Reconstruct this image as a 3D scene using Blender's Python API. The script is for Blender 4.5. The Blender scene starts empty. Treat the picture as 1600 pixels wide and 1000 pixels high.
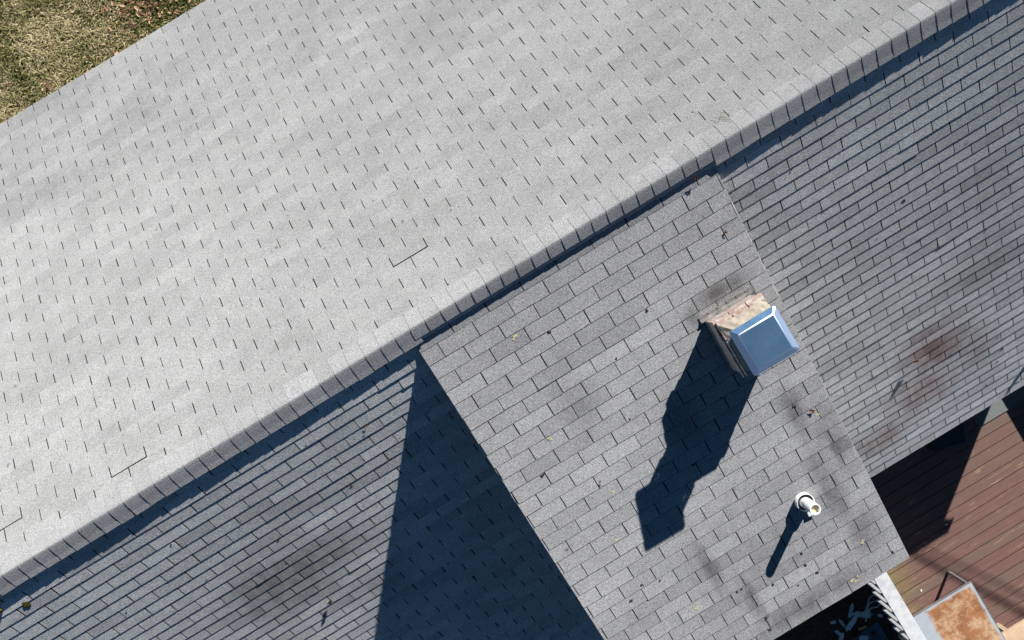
import bpy, bmesh, math, random
import numpy as np
from mathutils import Vector, Matrix
random.seed(7)
rng = np.random.default_rng(11)
SC = bpy.context.scene
COL = SC.collection
U = 0.127            # one shingle exposure (5 in) is the plan unit
ZR = 57.0            # ridge height above the ground datum, in plan units

def W(x, y, z):      # plan frame (x along ridge, y towards the rear, z down from ridge) -> world metres
    return (x*U, -y*U, (ZR - z)*U)

# ------------------------------------------------------------------ camera
CR = [[0.8564245642963062, 0.5154321294996722, -0.029439523591854044],
      [-0.5162458189522144, 0.8555636314021572, -0.038744380706254467],
      [0.005217287057425371, 0.04837967033152392, 0.9988153920592001]]
S0 = (1, -1, -1)
cam = bpy.data.objects.new("camera", bpy.data.cameras.new("camera"))
COL.objects.link(cam)
ax = Vector([CR[0][i]*S0[i] for i in range(3)])
ay = -Vector([CR[1][i]*S0[i] for i in range(3)])
az = -Vector([CR[2][i]*S0[i] for i in range(3)])
M = Matrix((ax, ay, az)).transposed().to_4x4()
M.translation = Vector(W(-0.2055608, -1.0004471, -74.2427914))
cam.matrix_world = M
cam.data.sensor_width = 36.0
cam.data.lens = 36.0*2008.16/1600.0
cam.data.clip_start = 0.1
cam.data.clip_end = 2000
SC.camera = cam
# ------------------------------------------------------------------ sky, sun, exposure
world = bpy.data.worlds.new("World"); SC.world = world; world.use_nodes = True
wn = world.node_tree; wn.nodes.clear()
sky = wn.nodes.new('ShaderNodeTexSky'); sky.sky_type = 'NISHITA'; sky.sun_disc = False
SUNV = Vector((0.618156, 0.479451, 0.622905)).normalized()
sky.sun_elevation = math.asin(SUNV.z)
sky.sun_rotation = math.atan2(SUNV.x, SUNV.y)
sky.air_density = 0.36; sky.dust_density = 0.05; sky.ozone_density = 5.0
bg = wn.nodes.new('ShaderNodeBackground'); bg.inputs['Strength'].default_value = 0.06
wo = wn.nodes.new('ShaderNodeOutputWorld')
tw = wn.nodes.new('ShaderNodeMix'); tw.data_type = 'RGBA'; tw.blend_type = 'MULTIPLY'; tw.inputs[0].default_value = 1.0; tw.inputs[7].default_value = (.64, 1.0, .97, 1)
wn.links.new(sky.outputs[0], tw.inputs[6]); wn.links.new(tw.outputs[2], bg.inputs[0]); wn.links.new(bg.outputs[0], wo.inputs[0])
sl = bpy.data.lights.new("sun", 'SUN'); sl.energy = 5.0; sl.angle = math.radians(0.53); sl.color = (1.0, 0.965, 0.92)
so = bpy.data.objects.new("sun", sl); COL.objects.link(so)
so.rotation_euler = SUNV.to_track_quat('Z', 'Y').to_euler(); so.location = SUNV*30
SC.view_settings.view_transform = 'Standard'; SC.view_settings.look = 'None'
SC.view_settings.exposure = 0.85; SC.view_settings.gamma = 1.0

# ------------------------------------------------------------------ helpers
def tag(o, label=None, cat=None, group=None, kind=None):
    if label: o['label'] = label
    if cat: o['category'] = cat
    if group: o['group'] = group
    if kind: o['kind'] = kind
    return o

class MB:
    """collects faces (plan coordinates) for ONE mesh object"""
    def __init__(s): s.v = []; s.f = []; s.m = []; s.t = []
    def quad(s, pts, m=0, tint=0.5):
        i = len(s.v); s.v += pts; s.f.append(tuple(range(i, i+len(pts)))); s.m.append(m); s.t.append(tint)
    def faces(s, pts, fs, m=0, tint=0.5):
        i = len(s.v); s.v += pts
        for f in fs: s.f.append(tuple(i+k for k in f)); s.m.append(m); s.t.append(tint)
    def box(s, x0, x1, y0, y1, z0, z1, m=0, tint=0.5):   # z0 upper, z1 lower (z down)
        p = [(x, y, z) for z in (z1, z0) for y in (y0, y1) for x in (x0, x1)]
        s.faces(p, [(0,1,3,2),(4,6,7,5),(0,4,5,1),(2,3,7,6),(0,2,6,4),(1,5,7,3)], m, tint)
    def obox(s, c, ux, uy, uz, hx, hy, hz, m=0, tint=0.5):
        c, ux, uy, uz = map(Vector, (c, ux, uy, uz)); ux.normalize(); uy.normalize(); uz.normalize()
        p = [tuple(c+ux*a*hx+uy*b*hy+uz*d*hz) for d in (1,-1) for b in (-1,1) for a in (-1,1)]
        s.faces(p, [(0,1,3,2),(4,6,7,5),(0,4,5,1),(2,3,7,6),(0,2,6,4),(1,5,7,3)], m, tint)
    def tube(s, a, b, r0, r1=None, n=20, m=0, caps=True, tint=0.5, inner=None):
        a, b = Vector(a), Vector(b); r1 = r0 if r1 is None else r1
        d = (b-a).normalized(); u = d.orthogonal().normalized(); v = d.cross(u)
        ring = lambda c, r: [tuple(c+(u*math.cos(2*math.pi*k/n)+v*math.sin(2*math.pi*k/n))*r) for k in range(n)]
        p = ring(a, r0)+ring(b, r1)
        fs = [(k, (k+1) % n, n+(k+1) % n, n+k) for k in range(n)]
        if inner is None:
            if caps: fs += [tuple(range(n-1, -1, -1)), tuple(range(n, 2*n))]
        else:
            p += ring(a+d*0.02, inner)+ring(b, inner)
            fs += [(n+k, n+(k+1) % n, 3*n+(k+1) % n, 3*n+k) for k in range(n)]
            fs += [(2*n+(k+1) % n, 2*n+k, 3*n+k, 3*n+(k+1) % n) for k in range(n)]
            fs += [tuple(range(2*n, 3*n))]
        s.faces(p, fs, m, tint)
    def path(s, pts, r, n=8, m=0):
        for a, b in zip(pts[:-1], pts[1:]): s.tube(a, b, r, n=n, m=m)
    def build(s, name, mats, parent=None, smooth=False, bevel=0, recalc=True):
        me = bpy.data.meshes.new(name)
        me.from_pydata([W(*p) for p in s.v], [], s.f)
        if not isinstance(mats, (list, tuple)): mats = [mats]
        for mm in mats: me.materials.append(mm)
        me.polygons.foreach_set('material_index', s.m)
        at = me.attributes.new('tint', 'FLOAT', 'FACE'); at.data.foreach_set('value', s.t)
        if recalc:
            b = bmesh.new(); b.from_mesh(me); bmesh.ops.recalc_face_normals(b, faces=b.faces); b.to_mesh(me); b.free()
        if smooth: me.polygons.foreach_set('use_smooth', [True]*len(me.polygons))
        me.update()
        o = bpy.data.objects.new(name, me); COL.objects.link(o)
        if bevel:
            md = o.modifiers.new('bevel', 'BEVEL'); md.width = bevel*U; md.segments = 2; md.limit_method = 'ANGLE'
        if parent is not None:
            o.parent = parent; o.matrix_parent_inverse = parent.matrix_world.inverted()
        return o

def empty(name, x, y, z):
    o = bpy.data.objects.new(name, None); COL.objects.link(o); o.location = W(x, y, z); o.empty_display_size = .1
    bpy.context.view_layer.update()
    return o

# ------------------------------------------------------------------ materials
class NT:
    def __init__(s, name):
        s.m = bpy.data.materials.new(name); s.m.use_nodes = True; s.t = s.m.node_tree; s.t.nodes.clear()
        s.out = s.n('ShaderNodeOutputMaterial'); s.b = s.n('ShaderNodeBsdfPrincipled'); s.l(s.b.outputs[0], s.out.inputs[0])
        s.co = s.n('ShaderNodeTexCoord').outputs['Object']
    def n(s, k, **kw):
        x = s.t.nodes.new(k)
        for a, v in kw.items(): setattr(x, a, v)
        return x
    def l(s, a, b): s.t.links.new(a, b)
    def mapping(s, scale=(1,1,1), rot=(0,0,0), loc=(0,0,0), vec=None):
        x = s.n('ShaderNodeMapping'); x.inputs['Scale'].default_value = scale; x.inputs['Rotation'].default_value = rot
        x.inputs['Location'].default_value = loc; s.l(vec or s.co, x.inputs['Vector']); return x.outputs[0]
    def noise(s, scale, detail=2, rough=.5, vec=None, col=False, dist=0):
        x = s.n('ShaderNodeTexNoise'); x.inputs['Scale'].default_value = scale; x.inputs['Detail'].default_value = detail
        x.inputs['Roughness'].default_value = rough; x.inputs['Distortion'].default_value = dist; s.l(vec or s.co, x.inputs['Vector'])
        return x.outputs['Color' if col else 'Fac']
    def ramp(s, f, stops, interp='LINEAR'):
        x = s.n('ShaderNodeValToRGB'); x.color_ramp.interpolation = interp; e = x.color_ramp.elements
        for i, (p, c) in enumerate(stops):
            el = e[i] if i < 2 else e.new(p)
            el.position = p; el.color = (c, c, c, 1) if isinstance(c, (int, float)) else (*c, 1)
        s.l(f, x.inputs[0]); return x.outputs[0]
    def rng(s, f, a, b, c, d):
        x = s.n('ShaderNodeMapRange'); s.l(f, x.inputs[0])
        for i, v in enumerate((a, b, c, d)): x.inputs[i+1].default_value = v
        return x.outputs[0]
    def mix(s, f, a, b, mode='MIX'):
        x = s.n('ShaderNodeMix', data_type='RGBA', blend_type=mode)
        for v, sock, fac in ((f, x.inputs[0], 1), (a, x.inputs[6], 0), (b, x.inputs[7], 0)):
            if hasattr(v, 'links'): s.l(v, sock)
            elif isinstance(v, (int, float)): sock.default_value = v if fac else (v, v, v, 1)
            else: sock.default_value = (*v, 1)
        return x.outputs[2]
    def math(s, op, a, b=0.0):
        x = s.n('ShaderNodeMath', operation=op)
        for v, sock in ((a, x.inputs[0]), (b, x.inputs[1])):
            if hasattr(v, 'links'): s.l(v, sock)
            else: sock.default_value = v
        return x.outputs[0]
    def attr(s, name):
        x = s.n('ShaderNodeAttribute'); x.attribute_name = name; return x.outputs['Fac']
    def bump(s, h, strength, dist):
        x = s.n('ShaderNodeBump'); x.inputs['Strength'].default_value = strength; x.inputs['Distance'].default_value = dist
        s.l(h, x.inputs['Height']); s.l(x.outputs[0], s.b.inputs['Normal'])
    def fin(s, col, rough=.8, metal=0, spec=.5):
        if hasattr(col, 'links'): s.l(col, s.b.inputs['Base Color'])
        else: s.b.inputs['Base Color'].default_value = (*col, 1)
        if hasattr(rough, 'links'): s.l(rough, s.b.inputs['Roughness'])
        else: s.b.inputs['Roughness'].default_value = rough
        s.b.inputs['Metallic'].default_value = metal; s.b.inputs['Specular IOR Level'].default_value = spec
        return s.m

def blobs(m, centres):          # soft patches of weathering at real places on the roof (world metres)
    acc = None
    for (x, y, z, rx, ry, amt, nz) in centres:
        d = m.n('ShaderNodeVectorMath', operation='SUBTRACT'); m.l(m.co, d.inputs[0]); d.inputs[1].default_value = W(x, y, z)
        sc = m.n('ShaderNodeVectorMath', operation='MULTIPLY'); m.l(d.outputs[0], sc.inputs[0]); sc.inputs[1].default_value = (1/(rx*U), 1/(ry*U), 1/(ry*U))
        ln = m.n('ShaderNodeVectorMath', operation='LENGTH'); m.l(sc.outputs[0], ln.inputs[0])
        f = m.rng(ln.outputs['Value'], 0.15, 1.0, amt, 0.0)
        acc = f if acc is None else m.math('MAXIMUM', acc, f)
    return acc

def shingle_mat(name, base, stains, stain_col, grain=1.0, mottle=.10, bumpk=1.0, stains2=None, col2=None):
    m = NT(name)
    g1 = m.noise(120, 3, .75)
    g2 = m.noise(170, 2, .8, col=True)
    big = m.noise(1.1, 5, .6)
    mid = m.noise(7, 5, .65)
    t = m.attr('tint')
    v = m.rng(g1, .32, .68, 1-.62*grain, 1+.62*grain)
    v = m.math('MULTIPLY', v, m.rng(t, 0, 1, .80, 1.20))
    v = m.math('MULTIPLY', v, m.rng(big, .3, .7, 1-mottle, 1+mottle))
    v = m.math('MULTIPLY', v, m.rng(mid, .3, .7, .93, 1.07))
    c = m.mix(1.0, base, v, 'MULTIPLY')
    # coloured granules (blue, rust, white grains)
    hue = m.mix(min(1, .95*grain), (0.5, 0.5, 0.5), g2)
    c = m.mix(.55, c, hue, 'OVERLAY')
    if stains:
        b = blobs(m, stains)
        nz = m.noise(2.6, 6, .75, vec=m.mapping((2.6, .7, .7)))
        kk = m.rng(nz, .30, .64, .40, 1.1)
        b = m.math('MULTIPLY', b, kk)
        b = m.math('MULTIPLY', b, m.rng(t, 0, 1, 1.25, .7))
        c = m.mix(b, c, m.mix(1.0, c, stain_col, 'MULTIPLY'))
        if stains2:
            b2 = m.math('MULTIPLY', blobs(m, stains2), m.math('MULTIPLY', kk, m.rng(t, 0, 1, 1.25, .7)))
            c = m.mix(b2, c, m.mix(1.0, c, col2, 'MULTIPLY'))
    # small dark specks (algae and lost granules)
    vo = m.n('ShaderNodeTexVoronoi'); vo.inputs['Scale'].default_value = 5.5; m.l(m.mapping((1, 1, 1)), vo.inputs['Vector'])
    sp = m.math('MULTIPLY', m.rng(vo.outputs['Distance'], .05, .13, 1, 0), m.rng(m.noise(19, 3, .7), .50, .6, 0, .75))
    sp = m.math('MULTIPLY', sp, m.rng(m.noise(.9, 2, .5), .50, .62, 0.0, 1))
    c = m.mix(sp, c, (.05, .05, .05))
    m.bump(m.mix(.5, m.noise(230, 2, .7), m.noise(110, 2, .7)), 1.0, .0045*bumpk)
    m.b.inputs['Diffuse Roughness'].default_value = 1.0
    return m.fin(c, .95, 0, .2)

A = math.radians(44.88); CA, SA = math.cos(A), math.sin(A)
Dd = 0.3292; CD, SD = math.cos(Dd), math.sin(Dd); YD, ZD = .5869, 1.3559-.32
XF, XB, XRR, XD, T2 = -28.3523, -32.7515, 19.2814, 1.6927, 1.2
EF, EB, ED = -.0274, .028, .0121
KF, KB = 2.1075, 2.0593

def Fp(s, x, h=0): return (x, -s*CA - h*SA, s*SA - h*CA)
def Bp(s, x, h=0): return (x, s*CA + h*SA, s*SA - h*CA)
def Dp(r, x, h=0):
    if r < 1: return (x, YD + CD - (1-r)*.75 + h*.6, ZD + SD - (1-r)*.50 - h*.8)   # top course bends up under the ridge cap
    return (x, YD + r*CD + h*SD, ZD + r*SD - h*CD)

def bst(s, x, rx, ry, a): p = Bp(s, x); return (*p, rx, ry, a, 0)
def dst(s, x, rx, ry, a): p = Dp(s, x); return (*p, rx, ry, a, 0)
def fst(s, x, rx, ry, a): p = Fp(s, x); return (*p, rx, ry, a, 0)
SH_F = shingle_mat('shingles_front', (.280, .283, .281), [fst(40, -22, 26, 15, .75), fst(42, 10, 28, 15, .7), fst(32, -24, 7, 4, 1.0), fst(35, -16.5, 5, 4, 1.0), fst(30, -13, 4, 2.5, .7), fst(25, 7, 6, 4, .35), fst(30, -30, 6, 6, .35)], (.78, .78, .79), grain=.75)
SH_B = shingle_mat('shingles_rear', (.44, .448, .452), [bst(31, 26.8, 4.2, 4.6, 1.15), bst(35.5, 25, 4.4, 3.8, 1.0), bst(38.5, 21, 4.6, 2.6, .75), bst(34, 29.5, 3, 3.4, .6)], (.44, .30, .28), bumpk=2.6, stains2=[bst(14, -21, 6.5, 5, 1.2), bst(20, -17, 4, 3, .5), bst(25, 31, 5, 4, .6), bst(17, 32, 5, 4, .4)], col2=(.50, .47, .46))  # base paler than the front slope, painting in the grazing-sun brightness
SH_D = shingle_mat('shingles_dormer', (.284, .287, .294), [dst(21, 14.0, 1.6, 4, 1.1), dst(24, 12.4, 1.5, 4.5, 1.1), dst(18, 12.6, 1.2, 3, 1.0), dst(28, 13, 2, 3, .8), dst(25, 3.0, .9, 4, 1.2), dst(28.5, 4.4, .9, 4, 1.2), dst(27, 5, 13, 8, .4), dst(31, 8, 7, 1.8, 1.0), dst(14, 6, 1.6, 3, .5), dst(9, 1, 2, 2.5, .5), dst(7.6, 12.0, 2.8, .9, 1.1), dst(8.3, 9.7, .8, 1.2, .9)], (.36, .35, .35), mottle=.08)
m = NT('shingle_cap')
SH_C = shingle_mat('shingles_cap', (.312, .314, .316), [], (.6, .6, .6), mottle=.12, grain=.7, bumpk=2.6)
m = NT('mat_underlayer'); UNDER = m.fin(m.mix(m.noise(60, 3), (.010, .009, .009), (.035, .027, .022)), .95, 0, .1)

# ------------------------------------------------------------------ the house
house = empty('house', -8, 0, 57)
tag(house, 'house under grey three-tab shingles with a long ridge and a low-pitched dormer behind it', 'house')

def slope(P, rows, x0, x1, joints, t0=.022, w=.055, seed=1, gaps=(), side_edge=True, tvar=1.0, under_h=-.05, edge=0.0):
    """rows: list of (k, s_top, s_butt); joints(k)->(first joint x, pitch); each tab is real, with its slots cut between"""
    R = random.Random(seed); mb = MB()
    smin, smax = rows[0][1]-.3, rows[-1][2]-.04
    n = 24
    cuts = [smin, 1.0, smax] if P is Dp else [smin, smax]
    for a, b in zip(cuts[:-1], cuts[1:]):
        mb.quad([P(a, x0+.04, under_h), P(a, x1-.04, under_h), P(b, x1-.04, under_h), P(b, x0+.04, under_h)], 1)
    for k, s0, s1 in rows:
        j0, pitch = joints(k)
        i0 = math.floor((x0-j0)/pitch)
        strip = R.randint(0, 2); stint = R.gauss(0, .16); st = t0*(1+R.uniform(-.2, .3)); sj = R.gauss(0, .012)
        rj = R.gauss(0, .010)
        i = i0
        while j0+i*pitch < x1:
            if (i+strip) % 3 == 0:
                stint = R.gauss(0, .17); st = t0*(1+R.uniform(-.12, .15)); sj = R.gauss(0, .014)
                if R.random() < .03: st *= 1.4
            a = j0+i*pitch; b = a+pitch; i += 1
            a0, b0 = a+w/2*R.uniform(.6, 1.3), b-w/2*R.uniform(.6, 1.3)
            ax_, bx_ = max(a0, x0), min(b0, x1)
            if bx_-ax_ < .05: continue
            ext = .06
            for (gk, gx) in gaps:
                if gk == k and a-.3 < gx < b-.3: ext = -.13
            tint = min(1, max(0, .5+(stint+R.gauss(0, .13))*tvar))
            sk = R.gauss(0, .007)
            c0 = st*(1+R.uniform(-.06, .06)); c1 = st*(1+R.uniform(-.06, .06))
            if R.random() < .012: c0 *= 1.7
            sa, sb = s1+sj+rj+sk, s1+sj+rj-sk
            xm = (ax_+bx_)/2; cm = (c0+c1)/2*R.uniform(.8, 1.1)
            # top surface in two halves so the butt can wave a little
            slp = -.02*ext
            tl, tr, tm = P(s0-ext, ax_, slp), P(s0-ext, bx_, slp), P(s0-ext, xm, slp)
            bl, br, bm_ = P(sa, ax_, c0), P(sb, bx_, c1), P((sa+sb)/2+R.gauss(0, .006), xm, cm)
            mb.faces([tl, tm, tr, bl, bm_, br], [(0,1,4,3),(1,2,5,4)], 0, tint)
            # butt face and slot sides (asphalt-dark cuts; the leaning butt strip paints contact shade)
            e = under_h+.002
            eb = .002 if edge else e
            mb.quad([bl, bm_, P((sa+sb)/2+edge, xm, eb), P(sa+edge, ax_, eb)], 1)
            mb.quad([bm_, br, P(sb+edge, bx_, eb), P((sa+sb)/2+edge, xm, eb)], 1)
            mb.quad([tl, bl, P(sa, ax_, e), P(s0-ext, ax_, e)], 1)
            mb.quad([br, tr, P(s0-ext, bx_, e), P(sb, bx_, e)], 1)
    return mb

XW, XE = -50.0, 44.55
def jF(k): r = 27-k; c0 = r % 2; return (XF+c0*T2+EF*(r-27), 2*T2)
rowsF = [(k, KF+k, KF+k+1) for k in range(-1, 41)]
gF = [(3, XF+20*T2), (0, XF+3*T2), (1, XF-4*T2)]
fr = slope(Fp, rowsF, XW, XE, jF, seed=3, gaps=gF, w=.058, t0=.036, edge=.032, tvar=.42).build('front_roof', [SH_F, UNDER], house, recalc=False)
fr['label'] = 'sunlit pale grey shingle slope facing the lawn'
def jB(k): c0 = (k+1) % 2; return (XB+c0*T2+EB*k, 2*T2)
def jR(k): c0 = (k+1) % 2; return (XRR+c0*T2+EB*k, 2*T2)
rowsB = [(k, KB+k-1, KB+k) for k in range(0, 42)]
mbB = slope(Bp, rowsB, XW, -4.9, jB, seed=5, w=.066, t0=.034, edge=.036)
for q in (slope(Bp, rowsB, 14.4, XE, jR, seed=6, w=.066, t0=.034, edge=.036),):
    o = len(mbB.v); mbB.v += q.v; mbB.f += [tuple(i+o for i in f) for f in q.f]; mbB.m += q.m; mbB.t += q.t
br_ = mbB.build('rear_roof', [SH_B, UNDER], house, recalc=False)
br_['label'] = 'darker grazing-lit shingle slope behind the ridge, facing the deck'

# ------------------------------------------------------------------ more materials
def simple(name, c1, c2, scale=8, rough=.7, metal=0, bump=0.0, detail=4, spec=.4, lo=.35, hi=.65):
    m = NT(name); n = m.noise(scale, detail, .65)
    col = m.mix(m.rng(n, lo, hi, 0, 1), c1, c2)
    if bump: m.bump(m.noise(scale*6, 3, .6), bump, .003)
    return m.fin(col, rough, metal, spec)

WHITE = simple('white_paint', (.62, .62, .60), (.78, .78, .77), 9, .5, bump=.15, lo=.25, hi=.5)
FASCIA = simple('fascia_paint', (.45, .45, .43), (.58, .58, .56), 6, .6)
DRIP = simple('drip_edge_metal', (.45, .42, .40), (.60, .57, .54), 20, .55, .2)
m = NT('lap_siding'); w_ = m.n('ShaderNodeTexWave', wave_type='BANDS', bands_direction='Z', wave_profile='SAW'); w_.inputs['Scale'].default_value = 1.57
m.l(m.co, w_.inputs['Vector']); m.bump(w_.outputs['Fac'], .8, .02)
SIDING = m.fin(m.mix(m.noise(3, 4), (.34, .33, .30), (.42, .41, .38)), .7)
CONC = simple('soffit_board', (.3, .3, .28), (.36, .35, .33), 4, .8)

# ------------------------------------------------------------------ dormer
XL, XR_ = -5.42, 15.02
def jD(k): c0 = (k+1) % 2; return (XD+c0*T2+ED*k, 2*T2)
rowsD = [(k, k-1, k) for k in range(1, 33)]
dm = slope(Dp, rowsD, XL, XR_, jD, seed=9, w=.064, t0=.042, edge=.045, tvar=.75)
dm_o = dm.build('dormer_roof', [SH_D, UNDER], house, recalc=False)
dm_o['label'] = 'low-pitched grey shingle plane carrying the chimney and the vent pipe'
# drip edge along both rakes and the eave
t = MB()
for xx, sg in ((XL, -1), (XR_, 1)):
    x0, x1 = sorted((xx+sg*.03, xx-sg*.05))
    for a, b in ((1.0, 32.02),):
        pts = []
        for h in (-.056, -.55):
            pts += [Dp(a, x0, h), Dp(a, x1, h), Dp(b, x1, h), Dp(b, x0, h)]
        t = MB(); t.faces(pts, [(0,1,2,3),(7,6,5,4),(0,4,5,1),(1,5,6,2),(2,6,7,3),(3,7,4,0)]); t.build('rake_trim', DRIP, dm_o)
t = MB(); y, z = Dp(32.0, 0)[1:]; t.box(XL, XR_, y-.18, y-.06, z+.05, z+.62)
t.build('eave_fascia', FASCIA, dm_o)
t = MB()    # soffit under the dormer overhang
t.box(XL+.1, XR_-.1, 29.6, y-.2, z+.5, z+.56); t.build('soffit', CONC, dm_o)
# dormer cheek walls and front wall
for xx in (XL+.55, XR_-.95):
    dw = MB()
    pts = [(xx, 1.8, 1.95), (xx, 29.5, 30.4), (xx, 29.5, Dp((29.5-YD)/CD, 0)[2]+.35), (xx, 2.4, Dp((2.4-YD)/CD, 0)[2]+.12)]
    p2 = [(x+.4, y_, z_) for x, y_, z_ in pts]
    dw.faces(pts+p2, [(0,1,2,3),(7,6,5,4),(0,4,5,1),(1,5,6,2),(2,6,7,3),(3,7,4,0)])
    dw.build('dormer_cheek_wall', SIDING, house)

# ------------------------------------------------------------------ ridge cap: overlapping bent shingles, butts facing the far-left end
rc = MB(); R = random.Random(4)
XJ = -28.42; i0 = int((XW-XJ)/1.0)
cu = []
for i in range(-22, 75):
    xa = XJ+i*1.013+R.gauss(0, .02); xb = xa+1.013+.25
    if xb > XE: break
    tint = min(1, max(0, .5+R.gauss(0, .09))); lift = .10+R.uniform(0, .03); wf = 1.26+R.gauss(0, .02); wb = 1.27+R.gauss(0, .022)
    ep = R.uniform(.11, .16); eb_ = R.uniform(.03, .05) if XL < xa < XR_ else R.uniform(.185, .205)
    prof = [(-(wf*CA+ep*SA), wf*SA-ep*CA), (-.72, .72-.235), (-.36, .36-.225), (-.14, -.07), (-.05, -.135), (0, -.15), (.05, -.135), (.14, -.07), (.36, .36-.225), (.72, .72-.235), (wb*CA+eb_*SA, wb*SA-eb_*CA)]
    def pt(p, x, dh, ds=0):
        y_, z_ = p; sg = (y_ > 0)-(y_ < 0); q_ = min(abs(y_)/.3, 1)
        return (x, y_+sg*dh*.7*q_, z_-dh*(1-.3*q_))
    skew = R.gauss(0, .03); wob = .015*math.sin(i*.21)
    A0 = [pt(p, xa+skew*(j-5)/5-.008*abs(j-5), .027+wob) for j, p in enumerate(prof)]
    A1 = [pt(p, xb, wob) for p in prof]
    B0 = [pt(p, xa+skew*(j-5)/5-.008*abs(j-5), .0) for j, p in enumerate(prof)]
    n = len(prof)
    rc.faces(A0+A1, [(j, j+1, n+j+1, n+j) for j in range(n-1)], 0, tint)
    rc.faces(A0+B0, [(j, n+j, n+j+1, j+1) for j in range(n-1)], 1, tint)
    # folded-down edges that close the cap onto the slopes
    for e, S in ((0, Fp), (n-1, Bp)):
        w_e = wf if e == 0 else wb
        rc.quad([A0[e], A1[e], S(w_e-.015, xb, .01), S(w_e-.015, xa, .01)], 1)
rc.build('ridge_cap', [SH_C, UNDER], house, recalc=False)

# ------------------------------------------------------------------ walls, fascia of the main house
t = MB()
t.box(XW+.9, 44.1, -29.6, -29.0, 29.8, 58.5); t.build('front_wall', SIDING, house)
t = MB()
t.box(XW+.9, 44.1, 29.2, 29.8, 12.2, 62) if False else None
t.box(XW+.9, XL+.5, 29.2, 29.8, 30.2, 64); t.box(XR_-.5, 44.1, 29.2, 29.8, 30.2, 64); t.box(XL+.54, XR_-.54, 29.25, 29.85, 12.3, 64)
t.build('rear_wall', SIDING, house)
for xx in (XW+.9, 43.6):
    t = MB()
    p = [(xx, -28.9, 58.5), (xx, -28.9, 29.2), (xx, 0, .4), (xx, 29.1, 29.5), (xx, 29.1, 64), ]
    p2 = [(x+.45, y_, z_) for x, y_, z_ in p]
    t.faces(p+p2, [(0,1,2,3,4), (9,8,7,6,5)]+[(j, 5+j, 5+(j+1) % 5, (j+1) % 5) for j in range(5)])
    t.build('gable_wall', SIDING, house)
t = MB()
ye, ze = Fp(KF+41, 0)[1:]; t.box(XW, XE, ye+.07, ye+.2, ze+.04, ze+1.1); t.build('front_fascia', FASCIA, house)
t = MB()
ye, ze = Bp(KB+41, 0)[1:]; t.box(XW, XL, ye-.2, ye-.07, ze+.04, ze+1.1); t.box(XR_, XE, ye-.2, ye-.07, ze+.04, ze+1.1)
t.build('rear_fascia', FASCIA, house)
for y0, y1 in ((-ye+.2, -29.5), (29.8, ye-.2)):
    t = MB()
    t.box(XW+.1, XE-.1, y0, y1, 31.0, 31.07)
    t.build('eave_soffit', CONC, house)

# ------------------------------------------------------------------ chimney
m = NT('chimney_brick'); bt = m.n('ShaderNodeTexBrick'); bt.inputs['Scale'].default_value = 1.0
bt.inputs['Brick Width'].default_value = .205; bt.inputs['Row Height'].default_value = .068; bt.inputs['Mortar Size'].default_value = .006
bt.inputs['Color1'].default_value = (.36, .21, .16, 1); bt.inputs['Color2'].default_value = (.27, .17, .14, 1); bt.inputs['Mortar'].default_value = (.46, .43, .40, 1)
sx = m.n('ShaderNodeSeparateXYZ'); m.l(m.co, sx.inputs[0]); cx = m.n('ShaderNodeCombineXYZ'); m.l(m.math('ADD', sx.outputs[0], sx.outputs[1]), cx.inputs[0]); m.l(sx.outputs[2], cx.inputs[1])
m.l(cx.outputs[0], bt.inputs['Vector']); c = m.mix(m.rng(m.noise(14, 4, .7), .40, .58, 0, .85), bt.outputs['Color'], (.48, .43, .39)); m.bump(m.noise(60, 3), .5, .004); BRICK = m.fin(c, .9)
CROWN = simple('mortar_crown', (.25, .215, .17), (.38, .33, .265), 18, .9, bump=.6)
LEAD = simple('step_flashing', (.10, .10, .10), (.24, .23, .22), 18, .6, .2)
TILE = simple('flue_tile', (.32, .20, .13), (.45, .30, .2), 12, .8)
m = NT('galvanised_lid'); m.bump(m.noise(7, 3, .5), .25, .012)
LID = m.fin(m.mix(m.noise(90, 2, .7), (.24, .45, .68), (.30, .52, .75)), m.rng(m.noise(5, 3), .3, .7, .25, .31), .9)  # blue of the reflected sky put into the metal colour
m = NT('fold_highlight'); FOLD = m.fin((.78, .80, .82), .45, .95)  # pale metal painting the sun glint along the north fold
m = NT('skirt_metal'); SKIRT = m.fin((.37, .47, .62), .46, .84)  # paler copy of the lid metal, with the skirts' brighter light painted in
m = NT('dark_mesh'); MESH = m.fin((.05, .05, .055), .5, .6)

def ring(mb, x0, x1, y0, y1, z0, z1, m_=0, slope_=0.0):
    mb.box(x0, x1, y0, y1, z0, z1, m_)
x0, x1, y0, y1 = 10.26, 13.42, 8.95, 12.45
ch = MB(); ch.box(x0, x1, y0, y1, 1.62, 6.6)
# individual projecting courses, each brick slightly out of line
R = random.Random(12)
def course(z0, z1, out, dz=.03):
    n = 3
    for side in range(4):
        L0, L1 = (x0-out, x1+out) if side < 2 else (y0-out, y1+out)
        k = 3 if side < 2 else 3
        step = (L1-L0)/k; a = L0
        for q in range(k):
            b = a+step-.06; j = R.uniform(-.02, .02)
            if side == 0: ch.box(a, b, y0-out+j, y0+.75, z0, z1)
            elif side == 1: ch.box(a, b, y1-.75, y1+out+j, z0, z1)
            elif side == 2: ch.box(x0-out+j, x0+.75, a+.78 if q == 0 else a, b if q < k-1 else b-.78, z0, z1)
            else: ch.box(x1-.75, x1+out+j, a+.78 if q == 0 else a, b if q < k-1 else b-.78, z0, z1)
            a += step
course(1.06, 1.58, .05); course(.5, 1.02, .14)
ch.box(x0+.02, x1-.02, y0+.02, y1-.02, .56, 1.9)
course(-.06, .46, .02)
cho = ch.build('chimney', BRICK, house, bevel=.02)
cho['label'] = 'short brick chimney with a pale mortar crown, at the edge of the dormer roof'
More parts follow.
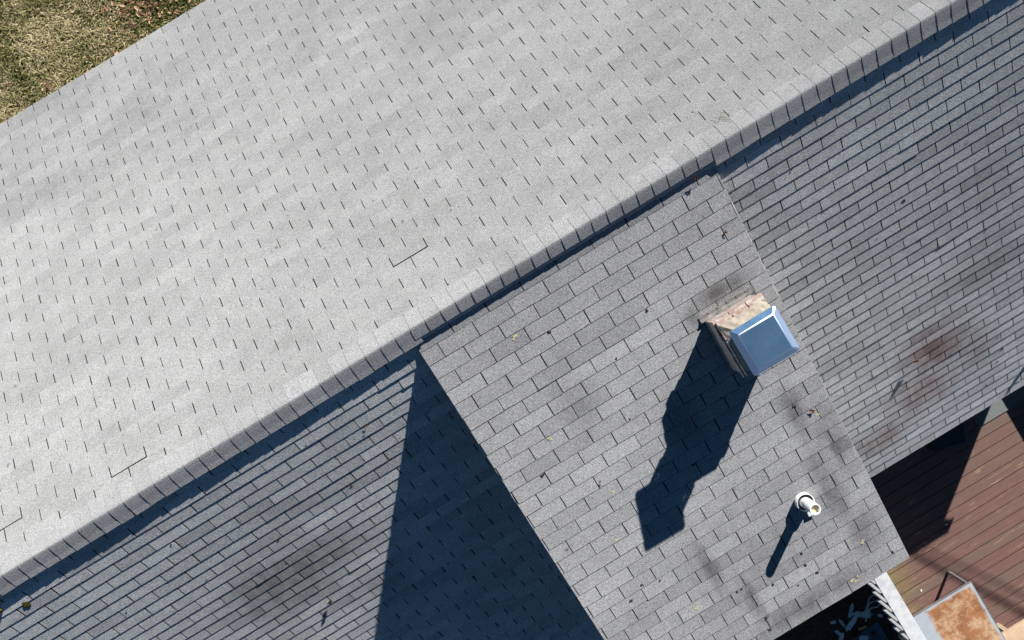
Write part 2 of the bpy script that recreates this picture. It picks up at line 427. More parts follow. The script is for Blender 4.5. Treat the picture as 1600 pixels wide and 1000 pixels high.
# crown: uneven mortar wash rising to the flue
cw = MB(); nn = 12; g = []
for iy in range(nn+1):
    for ix in range(nn+1):
        u, v = ix/nn, iy/nn; X = x0+.05+u*(x1-x0-.1); Y = y0+.14+v*(y1-y0-.19)
        e = min(u, 1-u, v, 1-v)*2
        z = -.10-min(e*1.3, .6)*.75+R.uniform(-.03, .03)
        g.append((X+R.uniform(-.03, .03), Y+R.uniform(-.03, .03), z))
cw.faces(g, [(iy*(nn+1)+ix, iy*(nn+1)+ix+1, (iy+1)*(nn+1)+ix+1, (iy+1)*(nn+1)+ix) for iy in range(nn) for ix in range(nn)])
cw.box(x0+.08, x1-.08, y0+.17, y1-.08, -.08, .3)
cw.build('crown', CROWN, cho, smooth=False)
fl = MB(); fx0, fx1, fy0, fy1 = 10.75, 12.65, 9.85, 11.8
for a in ((fx0, fx1, fy0, fy0+.15), (fx0, fx1, fy1-.15, fy1), (fx0, fx0+.15, fy0+.15, fy1-.15), (fx1-.15, fx1, fy0+.15, fy1-.15)): fl.box(a[0], a[1], a[2], a[3], -1.35, .1)
fl.build('flue_tile', TILE, cho)
sm = MB()       # spark screen: wires round the flue
for k in range(17):
    f = k/16
    for (p, q) in (((fx0-.05, fy0-.05), (fx1+.05, fy0-.05)), ((fx0-.05, fy1+.05), (fx1+.05, fy1+.05)), ((fx0-.05, fy0-.05), (fx0-.05, fy1+.05)), ((fx1+.05, fy0-.05), (fx1+.05, fy1+.05))):
        X = p[0]+(q[0]-p[0])*f; Y = p[1]+(q[1]-p[1])*f
        sm.box(X-.022, X+.022, Y-.022, Y+.022, -2.74, -1.0)
for zz in (-2.7, -2.5, -2.3, -2.1, -1.9, -1.7, -1.5, -1.3, -1.1): sm.box(fx0-.08, fx1+.08, fy0-.08, fy0-.03, zz, zz+.04); sm.box(fx0-.08, fx1+.08, fy1+.03, fy1+.08, zz, zz+.04); sm.box(fx0-.08, fx0-.03, fy0, fy1, zz, zz+.04); sm.box(fx1+.03, fx1+.08, fy0, fy1, zz, zz+.04)
sm.build('spark_screen', MESH, cho)
# lid: folded sheet with sloping skirts and rounded folds
ld = MB(); lx0, lx1, ly0, ly1 = 10.2, 13.2, 9.35, 12.25
ins = [(.0, -2.72), (.02, -2.732), (.32, -2.925), (.345, -2.941), (.37, -2.954), (.395, -2.962), (.42, -2.965), (.46, -2.965)]
rings = []
for (d, z) in ins:
    c_ = .07*(1-min(d/.46, 1))+.04
    a0, a1, b0, b1 = lx0+d, lx1-d, ly0+d, ly1-d
    rings.append([(a0+c_, b0, z), (a1-c_, b0, z), (a1, b0+c_, z), (a1, b1-c_, z), (a1-c_, b1, z), (a0+c_, b1, z), (a0, b1-c_, z), (a0, b0+c_, z)])
base = [(x, y_, z+.10) for x, y_, z in rings[0]]
allr = [base]+rings; v = [p for r_ in allr for p in r_]
fs = [(i*8+k, i*8+(k+1) % 8, (i+1)*8+(k+1) % 8, (i+1)*8+k) for i in range(len(allr)-1) for k in range(8)]
fs.append(tuple(range((len(allr)-1)*8, len(allr)*8)))
ld.faces(v, fs)
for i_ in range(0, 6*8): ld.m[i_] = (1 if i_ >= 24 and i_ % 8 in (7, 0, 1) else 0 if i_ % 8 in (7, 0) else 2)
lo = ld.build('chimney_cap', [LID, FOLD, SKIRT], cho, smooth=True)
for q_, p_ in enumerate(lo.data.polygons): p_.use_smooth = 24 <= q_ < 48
lo['label'] = 'shiny sky-reflecting metal chimney cap with sloping skirts'
fs_ = MB()      # flashing strips at the chimney foot, following the roof
def dz_(y_): return Dp((y_-YD)/CD, 0)[2]
fs_.faces([(x0-.28, y0-.26, dz_(y0-.26)-.03), (x1+.2, y0-.26, dz_(y0-.26)-.03), (x1+.2, y0-.02, dz_(y0)-.35), (x0-.28, y0-.02, dz_(y0)-.35), (x0-.28, y0-.02, dz_(y0)), (x1+.2, y0-.02, dz_(y0))], [(0,1,2,3), (3,2,5,4)])
for q_ in range(6):
    xa_ = x0-.28+q_*.66; fs_.obox((xa_+.3, y0-.20, dz_(y0-.2)-.05-R.uniform(0, .05)), (1, R.uniform(-.04, .04), 0), (0, 1, SD), (0, -SD, 1), .30, .22, .02)
yy = y0
while yy < y1:
    ye_ = min(yy+1.05, y1)
    fs_.box(x0-.035, x0-.012, yy, ye_, dz_(yy)-.75, dz_(ye_)); fs_.box(x1+.012, x1+.035, yy, ye_, dz_(yy)-.75, dz_(ye_)); yy += .98
fs_.build('flashing', LEAD, cho)

# ------------------------------------------------------------------ plastic vent pipe
PVC = simple('white_plastic', (.60, .61, .62), (.72, .72, .71), 6, .35, spec=.5)
m = NT('pipe_inside'); INS = m.fin(m.mix(m.noise(10, 3), (.55, .36, .14), (.66, .56, .40)), .6)
RUB = simple('rubber_boot', (.03, .03, .035), (.07, .065, .06), 20, .7)
px, py = 10.43, 22.99; pz = dz_(py)
vp = MB(); vp.tube((px, py, pz+.3), (px, py, 5.62), .355, n=36, inner=.285)
vpo = vp.build('vent_pipe', [PVC], house, smooth=False)
vpo['label'] = 'white plastic vent pipe standing in a wider white sleeve near the dormer eave'
for p_ in vpo.data.polygons: p_.use_smooth = len(p_.vertices) == 4 and abs(p_.normal.z) < .5
t = MB(); t.tube((px, py, 7.2), (px, py, 5.9), .283, n=24); t.build('pipe_bore', INS, vpo)
t = MB(); t.tube((px-.02, py-.03, pz+.45), (px-.02, py-.03, pz-.88), .59, n=40, inner=.555); sl_ = t.build('sleeve', PVC, vpo)
for p_ in sl_.data.polygons: p_.use_smooth = len(p_.vertices) == 4 and abs(p_.normal.z) < .5
t = MB(); t.tube((px-.02, py-.03, pz+.2), (px-.02, py-.03, pz-.55), .55, .55, n=30); t.build('rubber_seal', RUB, vpo)
t = MB(); t.obox((px+.10, py+.86, pz-.02), (1, .05, 0), (0, 1, .34), (0, -.34, 1), .28, .30, .03)
t.build('sleeve_bracket', PVC, vpo)

# ------------------------------------------------------------------ ground
m = NT('lawn_soil'); n1 = m.noise(30, 6, .75); n2 = m.noise(2.5, 4, .6)
c = m.mix(m.rng(n1, .35, .65, 0, 1), (.035, .030, .016), (.16, .125, .07)); c = m.mix(m.rng(n2, .45, .6, 0, .6), c, (.05, .06, .02)); m.bump(n1, .8, .02); SOIL = m.fin(c, .95, 0, .1)
def gz(y): return 55.0 if y < 10 else 55.0 + (min(y, 48)-10)*.18
g = MB()
ys = [-4000, -300, -60, -40, -30, 10, 25, 35, 42, 48, 70, 300, 4000]
xs = [-4000, -300, -80, -40, 0, 40, 80, 300, 4000]
for a, b in zip(ys[:-1], ys[1:]):
    for c_, d in zip(xs[:-1], xs[1:]):
        g.quad([(c_, a, gz(a)), (d, a, gz(a)), (d, b, gz(b)), (c_, b, gz(b))])
tag(g.build('ground', SOIL), kind='structure')
# dormant lawn: blades of straw and green grass in tufts
m = NT('grass_blades'); t_ = m.attr('tint')
c = m.ramp(t_, [(0, (.025, .040, .008)), (.4, (.060, .078, .016)), (.58, (.14, .125, .045)), (.78, (.26, .215, .11)), (1, (.43, .36, .22))])
GRASS = m.fin(c, .75, 0, .2)
N = 62000
gx = rng.uniform(-38, -2, N*2); gy = rng.uniform(-53, -29.5, N*2)
keep = (gy < -31 - 0) & (gx*.51+gy*.86 < -29) ; gx, gy = gx[keep][:N], gy[keep][:N]
def vn(x, y, f, sd):
    r_ = np.random.default_rng(sd); G = r_.random((64, 64)); X = x*f; Y = y*f
    xi = np.floor(X).astype(int); yi = np.floor(Y).astype(int); fx = X-xi; fy = Y-yi; fx = fx*fx*(3-2*fx); fy = fy*fy*(3-2*fy)
    g00 = G[xi % 64, yi % 64]; g10 = G[(xi+1) % 64, yi % 64]; g01 = G[xi % 64, (yi+1) % 64]; g11 = G[(xi+1) % 64, (yi+1) % 64]
    return (g00*(1-fx)+g10*fx)*(1-fy)+(g01*(1-fx)+g11*fx)*fy
pn = .55*vn(gx, gy, .28, 1)+.45*vn(gx, gy, 1.1, 2)
n_ = len(gx); ang = rng.uniform(0, 2*np.pi, n_)+3*vn(gx, gy, .8, 5); L = rng.uniform(.25, .8, n_); up = rng.uniform(.10, .55, n_)*(.5+pn)
w = rng.uniform(.022, .05, n_)
dx, dy = np.cos(ang), np.sin(ang); px_, py_ = -dy*w, dx*w
z0 = 55.0
P0 = np.stack([gx-px_, gy-py_, np.full(n_, z0)], 1); P1 = np.stack([gx+px_, gy+py_, np.full(n_, z0)], 1)
mx, my = gx+dx*L*.5, gy+dy*L*.5
P2 = np.stack([mx+px_, my+py_, z0-up], 1); P3 = np.stack([mx-px_, my-py_, z0-up], 1); P4 = np.stack([gx+dx*L, gy+dy*L, z0-up*rng.uniform(.5, 1.2, n_)], 1)
V = np.stack([P0, P1, P2, P3, P4], 1).reshape(-1, 3); V = np.stack([V[:, 0]*U, -V[:, 1]*U, (ZR-V[:, 2])*U], 1)
me = bpy.data.meshes.new('grass')
b5 = np.arange(n_)*5
loops = np.concatenate([np.stack([b5, b5+1, b5+2, b5+3], 1), np.stack([b5+3, b5+2, b5+4], 1)], 1).ravel()
me.vertices.add(len(V)); me.vertices.foreach_set('co', V.ravel().astype(np.float32))
me.loops.add(len(loops)); me.loops.foreach_set('vertex_index', loops.astype(np.int32))
ls = (np.arange(n_)[:, None]*7+np.array([0, 4])[None]).ravel(); me.polygons.add(2*n_); me.polygons.foreach_set('loop_start', ls.astype(np.int32))
me.update(calc_edges=True)
tint = np.clip(.25+.75*(1-pn)+rng.normal(0, .2, n_), 0, 1); a_ = me.attributes.new('tint', 'FLOAT', 'FACE'); a_.data.foreach_set('value', np.repeat(tint, 2).astype(np.float32))
me.materials.append(GRASS); go = bpy.data.objects.new('grass', me); COL.objects.link(go)
tag(go, 'patchy winter grass, part straw and part green, beyond the front eave', 'grass', kind='stuff')
# fallen leaves on the lawn
m = NT('dead_leaf'); LEAF = m.fin(m.ramp(m.attr('tint'), [(0, (.06, .025, .014)), (.5, (.20, .085, .045)), (1, (.40, .25, .155))]), .7)
def leaf(mb, c, r, n3=(0, 0, -1), curl=.3, R=random, tint=None):
    n3 = Vector(n3).normalized(); a = n3.orthogonal().normalized(); a = Matrix.Rotation(R.uniform(0, 6.28), 3, n3) @ a; b = n3.cross(a)
    c = Vector(c); pts = []
    for k, (u, v) in enumerate([(-1, 0), (-.4, -.5), (.2, -.42), (.45, -.6), (1, -.05), (.5, .5), (.15, .38), (-.45, .55)]):
        pts.append(tuple(c+a*u*r+b*v*r+n3*(abs(v)*curl*r+R.uniform(0, .15)*r)))
    pts.append(tuple(c+n3*.03))
    mb.faces(pts, [(k, (k+1) % 8, 8) for k in range(8)], 0, R.random() if tint is None else tint)
lm_ = MB(); R = random.Random(8)
for k in range(420):
    if k < 150: cx_, cy_ = R.gauss(-14.2, 1.7), R.gauss(-40.3, 1.5)
    elif k < 260:
        cx_ = R.uniform(-30, -8); cy_ = -31.9-abs(R.gauss(0, 3.4))-max(0, (-6-cx_))*.02
    else: cx_, cy_ = R.uniform(-34, -8), R.uniform(-50, -34)
    leaf(lm_, (cx_, cy_, 54.55-R.random()*.15), R.uniform(.12, .30) if k < 260 else R.uniform(.07, .18), (R.gauss(0, .35), R.gauss(0, .35), -1), .5, R)
lo_ = lm_.build('leaf_litter', LEAF, recalc=False)
tag(lo_, 'scattered brown fallen leaves lying in the winter grass', 'leaves', kind='stuff')

# ------------------------------------------------------------------ deck
ZDK = 48.8
m = NT('stained_boards')
st = m.mapping((.9, 14, 1)); n1 = m.noise(3.2, 6, .7, vec=st); n2 = m.noise(1.6, 4, .6); n3 = m.noise(40, 3, .7)
c = m.mix(m.rng(n1, .3, .7, 0, 1), (.108, .052, .045), (.175, .090, .077))
c = m.mix(m.rng(m.attr('tint'), 0, 1, 0, .75), c, (.125, .092, .072))
wear = m.math('MULTIPLY', m.rng(m.noise(4.5, 6, .8, vec=m.mapping((.7, 5.5, 1))), .56, .66, 0, 1), m.rng(n2, .42, .58, 0, .9)); c = m.mix(wear, c, (.36, .26, .15))
# green algae near the railing
sep = m.n('ShaderNodeSeparateXYZ'); m.l(m.co, sep.inputs[0])
alg = m.math('MULTIPLY', m.rng(sep.outputs[0], 17.8*U, 21.6*U, 1, 0), m.rng(sep.outputs[1], -42.2*U, -44*U, 0, 1)); alg = m.math('MULTIPLY', alg, m.rng(m.noise(3.5, 4, .6), .34, .55, .2, .95))
c = m.mix(alg, c, (.19, .165, .055)); c = m.mix(m.rng(n3, .3, .7, .22, 0), c, (.03, .02, .02)); m.bump(m.noise(9, 4, .6, vec=st), .3, .004)
BOARD = m.fin(c, .72, 0, .3)
deck = empty('wooden_deck', 30, 45, ZDK)
tag(deck, 'weathered brown-red wooden deck below the rear eave', 'deck')
d = MB(); R = random.Random(2)
y = 37.32-1.136*7
while y < 62:
    xb = 17.0; 
    cuts = [17.92, R.uniform(40, 52), 62]
    for a, b in zip(cuts[:-1], cuts[1:]): d.box(a+.02, b-.02, y+.04, y+1.136-.04, ZDK+R.uniform(-.012, .012), ZDK+.25, 0, R.random())
    y += 1.136
d.build('boards', BOARD, deck)
JOIST = simple('joist_timber', (.05, .035, .03), (.09, .06, .05), 8, .9)
t = MB(); t.box(17.9, 18.2, 30, 62, ZDK+.27, ZDK+1.9); t.build('rim_joist', JOIST, deck)
t = MB(); t.box(18.25, 62, 61.4, 61.7, ZDK+.27, ZDK+1.9); t.build('outer_joist', JOIST, deck)
for xx in (18.3, 40, 60):
    t = MB(); t.box(xx, xx+.7, 60.4, 61.1, ZDK+1.95, 62.5); t.build('deck_post', JOIST, deck)
m = NT('roll_roofing_mat'); MAT = m.fin(m.mix(m.noise(30, 4, .7), (.09, .10, .10), (.15, .155, .15)), .9)
t = MB(); t.box(33.9, 60, 29.9, 37.2, ZDK-.16, ZDK-.02); t.box(33.85, 60, 37.2, 37.32, ZDK-.2, ZDK-.02)
tag(t.build('landing_mat', MAT), 'dark grey mat on the deck boards against the house wall under the rear eave', 'mat')
BIN = simple('dark_plastic', (.012, .014, .02), (.02, .024, .034), 4, .6)
bn = empty('storage_bin', 30.6, 36, ZDK)
tag(bn, 'black storage bin on the deck in the shade just under the rear eave', 'bin')
t = MB(); t.obox((30.4, 35.6, ZDK-.95), (1, .28, 0), (-.28, 1, 0), (0, 0, 1), 1.6, 1.25, .9); t.build('bin_body', BIN, bn, bevel=.08)
t = MB(); t.obox((30.4, 35.6, ZDK-1.95), (1, .28, 0), (-.28, 1, 0), (0, 0, 1), 1.7, 1.35, .09); t.build('lid', BIN, bn, bevel=.04)

# railing
rl = empty('deck_railing', 17.2, 46, ZDK)
tag(rl, 'white wooden railing with a flat top rail along the edge of the deck', 'railing')
m = NT('rail_paint'); c = m.mix(m.rng(m.noise(9, 5, .7), .38, .55, .55, 0), (.48, .49, .50), (.30, .31, .32)); RAILP = m.fin(c, .55)
t = MB(); t.box(16.55, 17.86, 30.2, 58, 41.45, 41.72); tr_ = t.build('top_rail', RAILP, rl, bevel=.03)
t = MB(); t.box(16.88, 17.05, 30.4, 58, 41.75, 42.4); t.build('upper_stringer', RAILP, rl)
t = MB(); t.box(16.88, 17.05, 30.4, 58, 46.6, 47.2); t.build('bottom_rail', RAILP, rl)
yb = 31.0; first = None
while yb < 57.6:
    if first is None:
        t = MB(); t.box(-.13, .13, -.15, .15, -5.6, 0); first = t.build('baluster', RAILP)
        first.data.transform(Matrix.Translation(Vector(W(0, 0, 0))*-1)); bo = first
    else:
        bo = first.copy(); COL.objects.link(bo)
    bo.location = W(16.72, yb, 47.35); bo.parent = rl; bo.matrix_parent_inverse = rl.matrix_world.inverted()
    yb += 1.02
for yp in (34.6, 57.8):
    t = MB(); t.box(17.2, 17.66, yp, yp+.5, 41.74, 54); t.build('rail_post', RAILP, rl)

# rusty metal table with tube legs
tb = empty('metal_table', 21.3, 51.5, ZDK)
tag(tb, 'rust-covered metal table beside the white railing on the deck', 'table')
m = NT('rusted_sheet')
c1 = m.mix(m.rng(m.noise(5, 6, .7), .35, .65, 0, 1), (.20, .080, .028), (.30, .135, .055)); c1 = m.mix(m.rng(m.noise(16, 5, .75), .45, .7, 0, .6), c1, (.14, .055, .03))
c1 = m.mix(m.rng(m.noise(4.2, 5, .7), .47, .62, 0, .8), c1, (.46, .32, .20))
gm = m.mix(m.noise(12, 4), (.24, .28, .32), (.36, .39, .41))
sep = m.n('ShaderNodeSeparateXYZ'); m.l(m.co, sep.inputs[0])
ex = m.math('MINIMUM', m.math('SUBTRACT', 24.5*U, sep.outputs[0]), m.math('SUBTRACT', m.math('MULTIPLY', sep.outputs[1], -1), 47.8*U))
exl = m.math('MULTIPLY', m.math('SUBTRACT', sep.outputs[0], 19.0*U), .55)
ex = m.math('MINIMUM', ex, exl)
ex = m.math('ADD', ex, m.math('MULTIPLY', m.math('SUBTRACT', m.noise(7, 5, .7), .5), .09))
rf = m.rng(ex, .022, .05, 0, 1)
vo = m.n('ShaderNodeTexVoronoi'); vo.inputs['Scale'].default_value = 3.2; m.l(m.co, vo.inputs['Vector'])
rf = m.math('MAXIMUM', rf, m.math('MULTIPLY', m.rng(vo.outputs['Distance'], .06, .13, 1, 0), m.rng(m.noise(1.7, 2), .4, .5, 0, .9)))
RUST = m.fin(m.mix(rf, gm, c1), m.rng(rf, 0, 1, .45, .85), 0, .4)
TUBE = simple('grey_tube', (.20, .19, .20), (.30, .28, .28), 9, .5, .3)
TH = math.radians(.5)
t = MB(); t.box(18.15, 24.5, 47.83, 58.2, 43.36, 43.44); t.build('table_top', RUST, tb)
t = MB(); t.box(18.15, 24.5, 47.80, 47.825, 43.33, 43.75); t.box(24.505, 24.53, 47.8, 58.2, 43.33, 43.75); t.build('apron', TUBE, tb)
for lx, ly in ((24.2, 48.0), (19.0, 51.6), (24.2, 57.9), (19.0, 57.9)):
    t = MB(); t.tube((lx, ly, ZDK), (lx, ly, 43.46), .16, n=16); lg = t.build('leg', TUBE, tb, smooth=False)

WOOD = simple('pale_wood', (.42, .30, .19), (.55, .41, .28), 6, .7, bump=.2)
t = MB(); t.box(23.0, 31, 54.62, 57.4, 45.7, 46.0); pl = tag(t.build('bench', WOOD), 'pale wooden bench top past the rusty table, at the corner of the photo', 'bench')
for lx in (25.5, 30): 
    t = MB(); t.box(lx, lx+.4, 54.9, 57.1, 46.02, ZDK-.02); t.build('leg', WOOD, pl)

# unseen wall added past the deck landing to cast shade across it
t = MB(); t.box(43.2, 43.7, 31.4, 41.5, ZDK-6.0, ZDK-.02); t.box(43.1, 43.8, 31.3, 41.6, ZDK-6.15, ZDK-6.02)
tag(t.build('added_shade_wall', SIDING), 'unseen low wall added beside the house corner to shade the landing', 'wall')
# unseen pole added on the rear slope to shade the last courses
POLE = simple('pole_dark', (.05, .05, .05), (.09, .09, .09), 9, .6)
sxp = 31.45+1.29*7.2; syp = 30.8-7.2
t = MB(); t.tube((sxp, syp, syp+.2), (sxp, syp, syp-2.05), .17, n=16); t.build('added_shade_pole', POLE, house)
# overhead cables
CB = simple('cable_sheath', (.02, .02, .02), (.04, .04, .04), 9, .7)
for k, (ox, dr) in enumerate(((0, 0), (1.2, .05))):
    base_ = Vector((21.9+ox, 44.3, 48.8))+Vector((.9924, -.7697, -1))*50
    dd = Vector((.51+dr, .86, 0)).normalized(); t = MB(); t.path([tuple(base_+dd*q) for q in (-55, 15, 90)], (.20 if k == 0 else .10), n=8)
    tag(t.build('overhead_cable', CB), ('thicker' if k == 0 else 'thinner')+' black overhead cable strung beyond the house, high above the deck', 'cable')

# ------------------------------------------------------------------ scrap in the dark gap below the railing
SCR = simple('grey_scrap', (.50, .53, .52), (.72, .76, .74), 14, .8)
SC2 = simple('orange_scrap', (.55, .25, .10), (.65, .35, .16), 14, .8)
TARP = simple('blue_tarp', (.05, .08, .11), (.09, .13, .17), 3, .5)
MUL = simple('mulch', (.05, .026, .015), (.13, .07, .04), 22, .95, bump=.8)
gp = gz(50)
t = MB(); R = random.Random(5); nn = 26; pts = []
for j in range(nn+1):
    for i in range(nn+1):
        pts.append((-4+24*i/nn, 30.2+34*j/nn, gp-.12-R.random()*.25-.35*math.exp(-((i-20)**2+(j-14)**2)/40)))
t.faces(pts, [(j*(nn+1)+i, j*(nn+1)+i+1, (j+1)*(nn+1)+i+1, (j+1)*(nn+1)+i) for j in range(nn) for i in range(nn)])
tag(t.build('mulch_bed', MUL), kind='structure')
scr = [(15.5, 50.9, .9, .22, 2.2, 'split grey board with a jagged end'), (16.3, 51.8, 1.2, .35, .6, 'broad pale splintered board'), (14.8, 52.0, 1.0, .3, 2.6, 'frayed pale board under the others'), (14.0, 51.6, .6, .16, 1.4, 'thin leaf-shaped scrap'),
       (13.2, 50.9, .35, .18, .3, 'tiny grey chip'), (17.9, 52.9, .3, .18, .8, 'white chip close to the railing'), (13.0, 53.0, .8, .25, 2.3, 'narrow board lying apart to the left'), (15.2, 54.2, .6, .3, .5, 'short block by the tarp'), (13.1, 52.2, .5, .2, 1.1, 'small dark-edged stick'), (12.2, 53.6, .9, .3, 2.8, 'leaning slat at the left end')]
for x_, y_, l_, w_, a_, nm in scr:
    t = MB(); ca, sa = math.cos(a_), math.sin(a_); zt = gp-1.1-R.random()*.5
    e = [(-l_, -w_*.3), (-l_*.5, -w_), (l_*.3, -w_*.8), (l_*.8, -w_*.9), (l_*.7, -w_*.2), (l_*1.05, 0), (l_*.75, w_*.4), (l_*.85, w_), (0, w_*.9), (-l_*.8, w_*.6)]
    top = [(x_+u*ca-v*sa, y_+u*sa+v*ca, zt+u*.18) for u, v in e]; bot = [(a, b, c_+.14) for a, b, c_ in top]; n = len(e)
    t.faces(top+bot, [tuple(range(n)), tuple(range(2*n-1, n-1, -1))]+[(k, n+k, n+(k+1) % n, (k+1) % n) for k in range(n)])
    tag(t.build('scrap_wood', SCR), nm+' in the dark scrap pile below the railing', 'scrap wood', 'scraps in the pile below the railing')
t = MB(); t.obox((15.6, 53.1, gp-1.3), (1, .2, 0), (-.2, 1, .2), (0, -.2, 1), .45, .12, .08); tag(t.build('scrap_wood', SC2), 'small orange splinter in the dark scrap pile below the railing', 'scrap wood', 'scraps in the pile below the railing')
for k in range(3):
    t = MB(); t.path([(16.2+q*.33, 51.5+k*.42+.3*math.sin(q*.9+k)-q*.12, gp-1.5) for q in range(9)], .07, n=8)
    tag(t.build('hose', SCR), ['upper', 'middle', 'lower'][k]+' of three grey hose loops beside the balusters in the scrap pile', 'hose', 'hose loops in the scrap pile')
t = MB(); pts = []
for j in range(13):
    for i in range(13):
        pts.append((12.8+4.6*i/12, 53.6+5*j/12, gp-.9-.5*math.sin(i*.5)*math.sin(j*.4+.4)-R.random()*.08))
t.faces(pts, [(j*13+i, j*13+i+1, (j+1)*13+i+1, (j+1)*13+i) for j in range(12) for i in range(12)])
tag(t.build('tarp', TARP, smooth=True), 'dark blue crumpled tarp at the bottom of the gap between house and deck', 'tarp')

# ------------------------------------------------------------------ small things on the roof
DEB = simple('dark_debris', (.02, .014, .01), (.06, .04, .025), 60, .9)
LICH = simple('lichen', (.30, .28, .16), (.48, .45, .28), 60, .9, bump=.5)
MOSS = simple('moss', (.04, .035, .008), (.12, .085, .015), 40, .95, bump=.5)
def clump(mb, P, s_, x_, r, R, h=.10, n=7, flat=1.0):
    for q in range(n):
        a = R.uniform(0, 6.28); d = r*R.uniform(0, .8); rr = r*R.uniform(.3, .6)
        ring_ = [P(s_+d*math.sin(a)+rr*math.sin(k*1.047+q), x_+d*math.cos(a)*1.0+rr*math.cos(k*1.047+q)*R.uniform(.8, 1.3), .03) for k in range(6)]
        mb.faces(ring_+[P(s_+d*math.sin(a), x_+d*math.cos(a)*1.3, .03+h*R.uniform(.5, 1)*flat)], [(k, (k+1) % 6, 6) for k in range(6)], 0, R.random())
R = random.Random(77)
DCL = [[1.71, 4.08], [4.38, 7.89], [3.31, 11.89], [8.9, 13.98], [5.3, 17.05], [-3.14, 12.12], [12.75, 17.23], [8.69, 27.15], [7.49, 29.19], [9.04, 29.11], [8.54, 28.11], [6.05, 28.1], [4.41, 31.13], [14.17, 30.86], [-1.43, 22.8], [-0.27, 23.22], [-2.58, 23.42], [3.73, 27.09], [4.08, 27.1], [4.51, 30.17], [7.5, 6.18], [-0.47, 14.81]]
DLI = [[11.28, 31.07], [11.05, 31.38], [10.84, 31.17], [12.65, 28.9], [0.84, 26.6], [-1.29, 18.9], [0.06, 15.77], [-1.6, 10.24], [13.82, 18.64], [-0.24, 3.24], [3.55, 4.93]]
BCL = [[-13.86, 9.38], [-20.46, 12.63], [-19.69, 10.21], [-6.87, 19.12], [-11.82, 17.38], [-9.19, 23.61], [-12.44, 22.17], [-15.36, 22.23], [-11.73, 25.32], [-11.85, 19.46], [-29.91, 8.61], [-24.87, 9.92], [-24.57, 5.32]]
RCL = [[19.51, 5.21], [29.26, 14.87], [31.96, 21.18], [31.59, 18.31], [22.66, 27.13], [29.61, 37.08], [30.38, 39.88], [21.86, 37.37], [31.84, 34.38], [26.31, 13.57], [23.92, 15.62], [26.94, 18.19], [31.65, 37.61], [27.07, 27.01], [32.16, 36.27]]
FCL = [[3.95, 7.15], [3.16, 7.11], [0.48, 6.84], [1.0, 6.78], [-2.41, 8.26], [-3.4, 11.38], [-7.52, 9.88], [0.04, 11.92], [-1.93, 1.5], [15.82, 3.3], [15.32, 3.13], [13.98, 3.86], [10.57, 6.87], [15.3, 7.64], [-4.98, 29.78], [20.74, 9.48], [-29.55, 13.97], [19.39, 12.66], [21.47, 7.05], [0.84, 24.53], [-10.32, 12.37], [-12.19, 9.62]]
def specks(lst, P, mat, name, label, cat, group, r0, r1, h=.08):
    for q_, (x_, s_) in enumerate(lst):
        mb = MB(); clump(mb, P, s_, x_, R.uniform(r0, r1), R, h)
        tag(mb.build(name, mat, recalc=False), label if isinstance(label, str) else label[q_], cat, group)
specks(DCL, Dp, DEB, 'debris', 'small dark clump of debris in the slots of the flat dormer roof', 'debris', 'debris on the dormer roof', .07, .15)
specks(DLI, Dp, LICH, 'lichen', ['yellowish lichen spot nearest the white railing on the last dormer course', 'lower right blob of the lichen trio by the dormer eave', 'left blob of the lichen trio by the dormer eave', 'pale lichen spot by the lower right corner of the dormer roof',
    'pale lichen spot in the lower middle of the dormer roof', 'lichen spot just left of the chimney shadow tip', 'lichen spot upper left of the chimney shadow tip', 'lichen spot midway between the dormer left edge and the chimney shadow',
    'pale lichen spot touching the curled leaf below the chimney', 'yellow-green lichen spot three courses below the ridge cap', 'yellow lichen dab right of the dark debris near the ridge'], 'lichen', 'lichen spots on the dormer roof', .11, .21, .03)
specks(BCL, Bp, DEB, 'debris', 'small dark clump of debris on the rear slope, on the side shaded by the dormer', 'debris', 'debris on the rear slope near the shade', .06, .12, .02)
specks(RCL, Bp, DEB, 'debris', 'small dark clump of debris on the rear slope above the deck', 'debris', 'debris on the rear slope above the deck', .07, .14, .03)
specks(FCL, Fp, simple('grey_fleck', (.10, .10, .08), (.17, .17, .13), 60, .9), 'debris', 'tiny grey-green fleck on the sunlit front slope', 'debris', 'flecks on the front slope', .06, .11, .03)
mb = MB(); clump(mb, Bp, 3.2, -33.3, .3, R, .06, 14); tag(mb.build('moss', MOSS, recalc=False), 'yellow-green moss clump below the ridge cap at the lower left corner', 'moss')
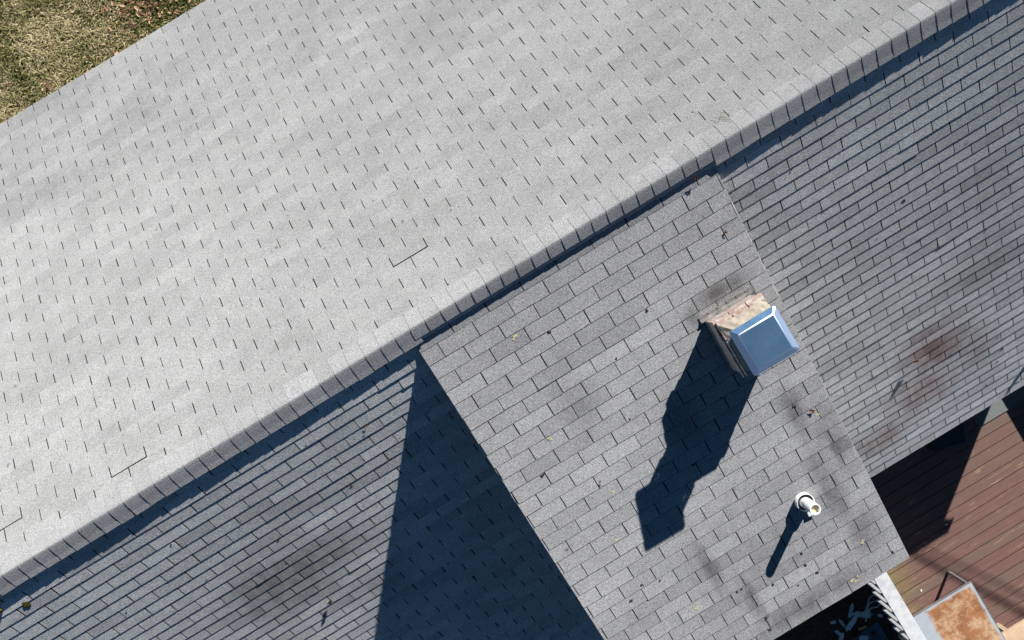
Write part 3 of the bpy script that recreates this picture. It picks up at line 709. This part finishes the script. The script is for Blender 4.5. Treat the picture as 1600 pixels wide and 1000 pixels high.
mb = MB(); clump(mb, Bp, 2.45, -34.7, .3, R, .2, 9); tag(mb.build('moss', MOSS, recalc=False), 'small moss tuft cut by the left edge of the photo, under the ridge shadow', 'moss')
def rl_leaf(P, s_, x_, r, lab, tint, N_, hh=.12, curl=.5):
    mb = MB(); leaf(mb, P(s_, x_, hh), r, N_, curl, R, tint); leaf(mb, P(s_+.05, x_+.04, hh+.06), r*.7, N_, curl*1.6, R, tint*.7)
    tag(mb.build('dead_leaf', LEAF, recalc=False), lab, 'leaf')
ND = (0, SD, -CD); NB = (0, SA, -CA); NF = (0, -SA, -CA)
rl_leaf(Dp, 4.39, 13.81, .15, 'small dark brown leaf on the dormer roof between ridge and chimney', .1, ND)
rl_leaf(Dp, 18.1, 13.6, .2, 'curled brown leaf on the dormer roof below and right of the chimney', .15, ND)
rl_leaf(Bp, 30.73, 24.82, .30, 'curled orange-brown leaf casting a shadow on the rear slope above the deck', .85, NB, .22, 1.0)
rl_leaf(Bp, 5.13, -10.7, .14, 'tiny rust-coloured leaf on the rear slope left of the dormer shadow', .35, NB, .04)
rl_leaf(Bp, 18.62, -20.4, .26, 'dark wedge-shaped leaf standing up on the rear slope at the lower left', .02, NB, .10, .9)
rl_leaf(Bp, 1.15, 13.65, .22, 'triangular brown leaf wedged under the ridge cap by the dormer corner', .3, NB, .22, .6)
TW = simple('twig_bark', (.10, .06, .03), (.17, .11, .06), 30, .9)
mb = MB(); mb.path([Fp(1.9, 16.4, .2), Fp(1.3, 16.65, .27), Fp(.85, 17.1, .27)], .014, n=6); mb.path([Fp(1.3, 16.65, .27), Fp(1.75, 17.0, .27), Fp(1.25, 17.25, .27)], .012, n=6)
tag(mb.build('twig', TW), 'small bent twig lying on the sunlit side of the ridge cap', 'twig')
LW = simple('pale_chip', (.6, .58, .52), (.7, .68, .6), 20, .8)
for x_, y_, lab in ((21.0, 48.2, 'white chip on the green-stained deck boards beside the railing'), (26.4, 43.9, 'white speck on the sunlit deck boards midway to the shadow')):
    mb = MB(); leaf(mb, (x_, y_, ZDK-.06), .14, (0, 0, -1), .2, R, .5); tag(mb.build('paint_chip', LW, recalc=False), lab, 'chip')
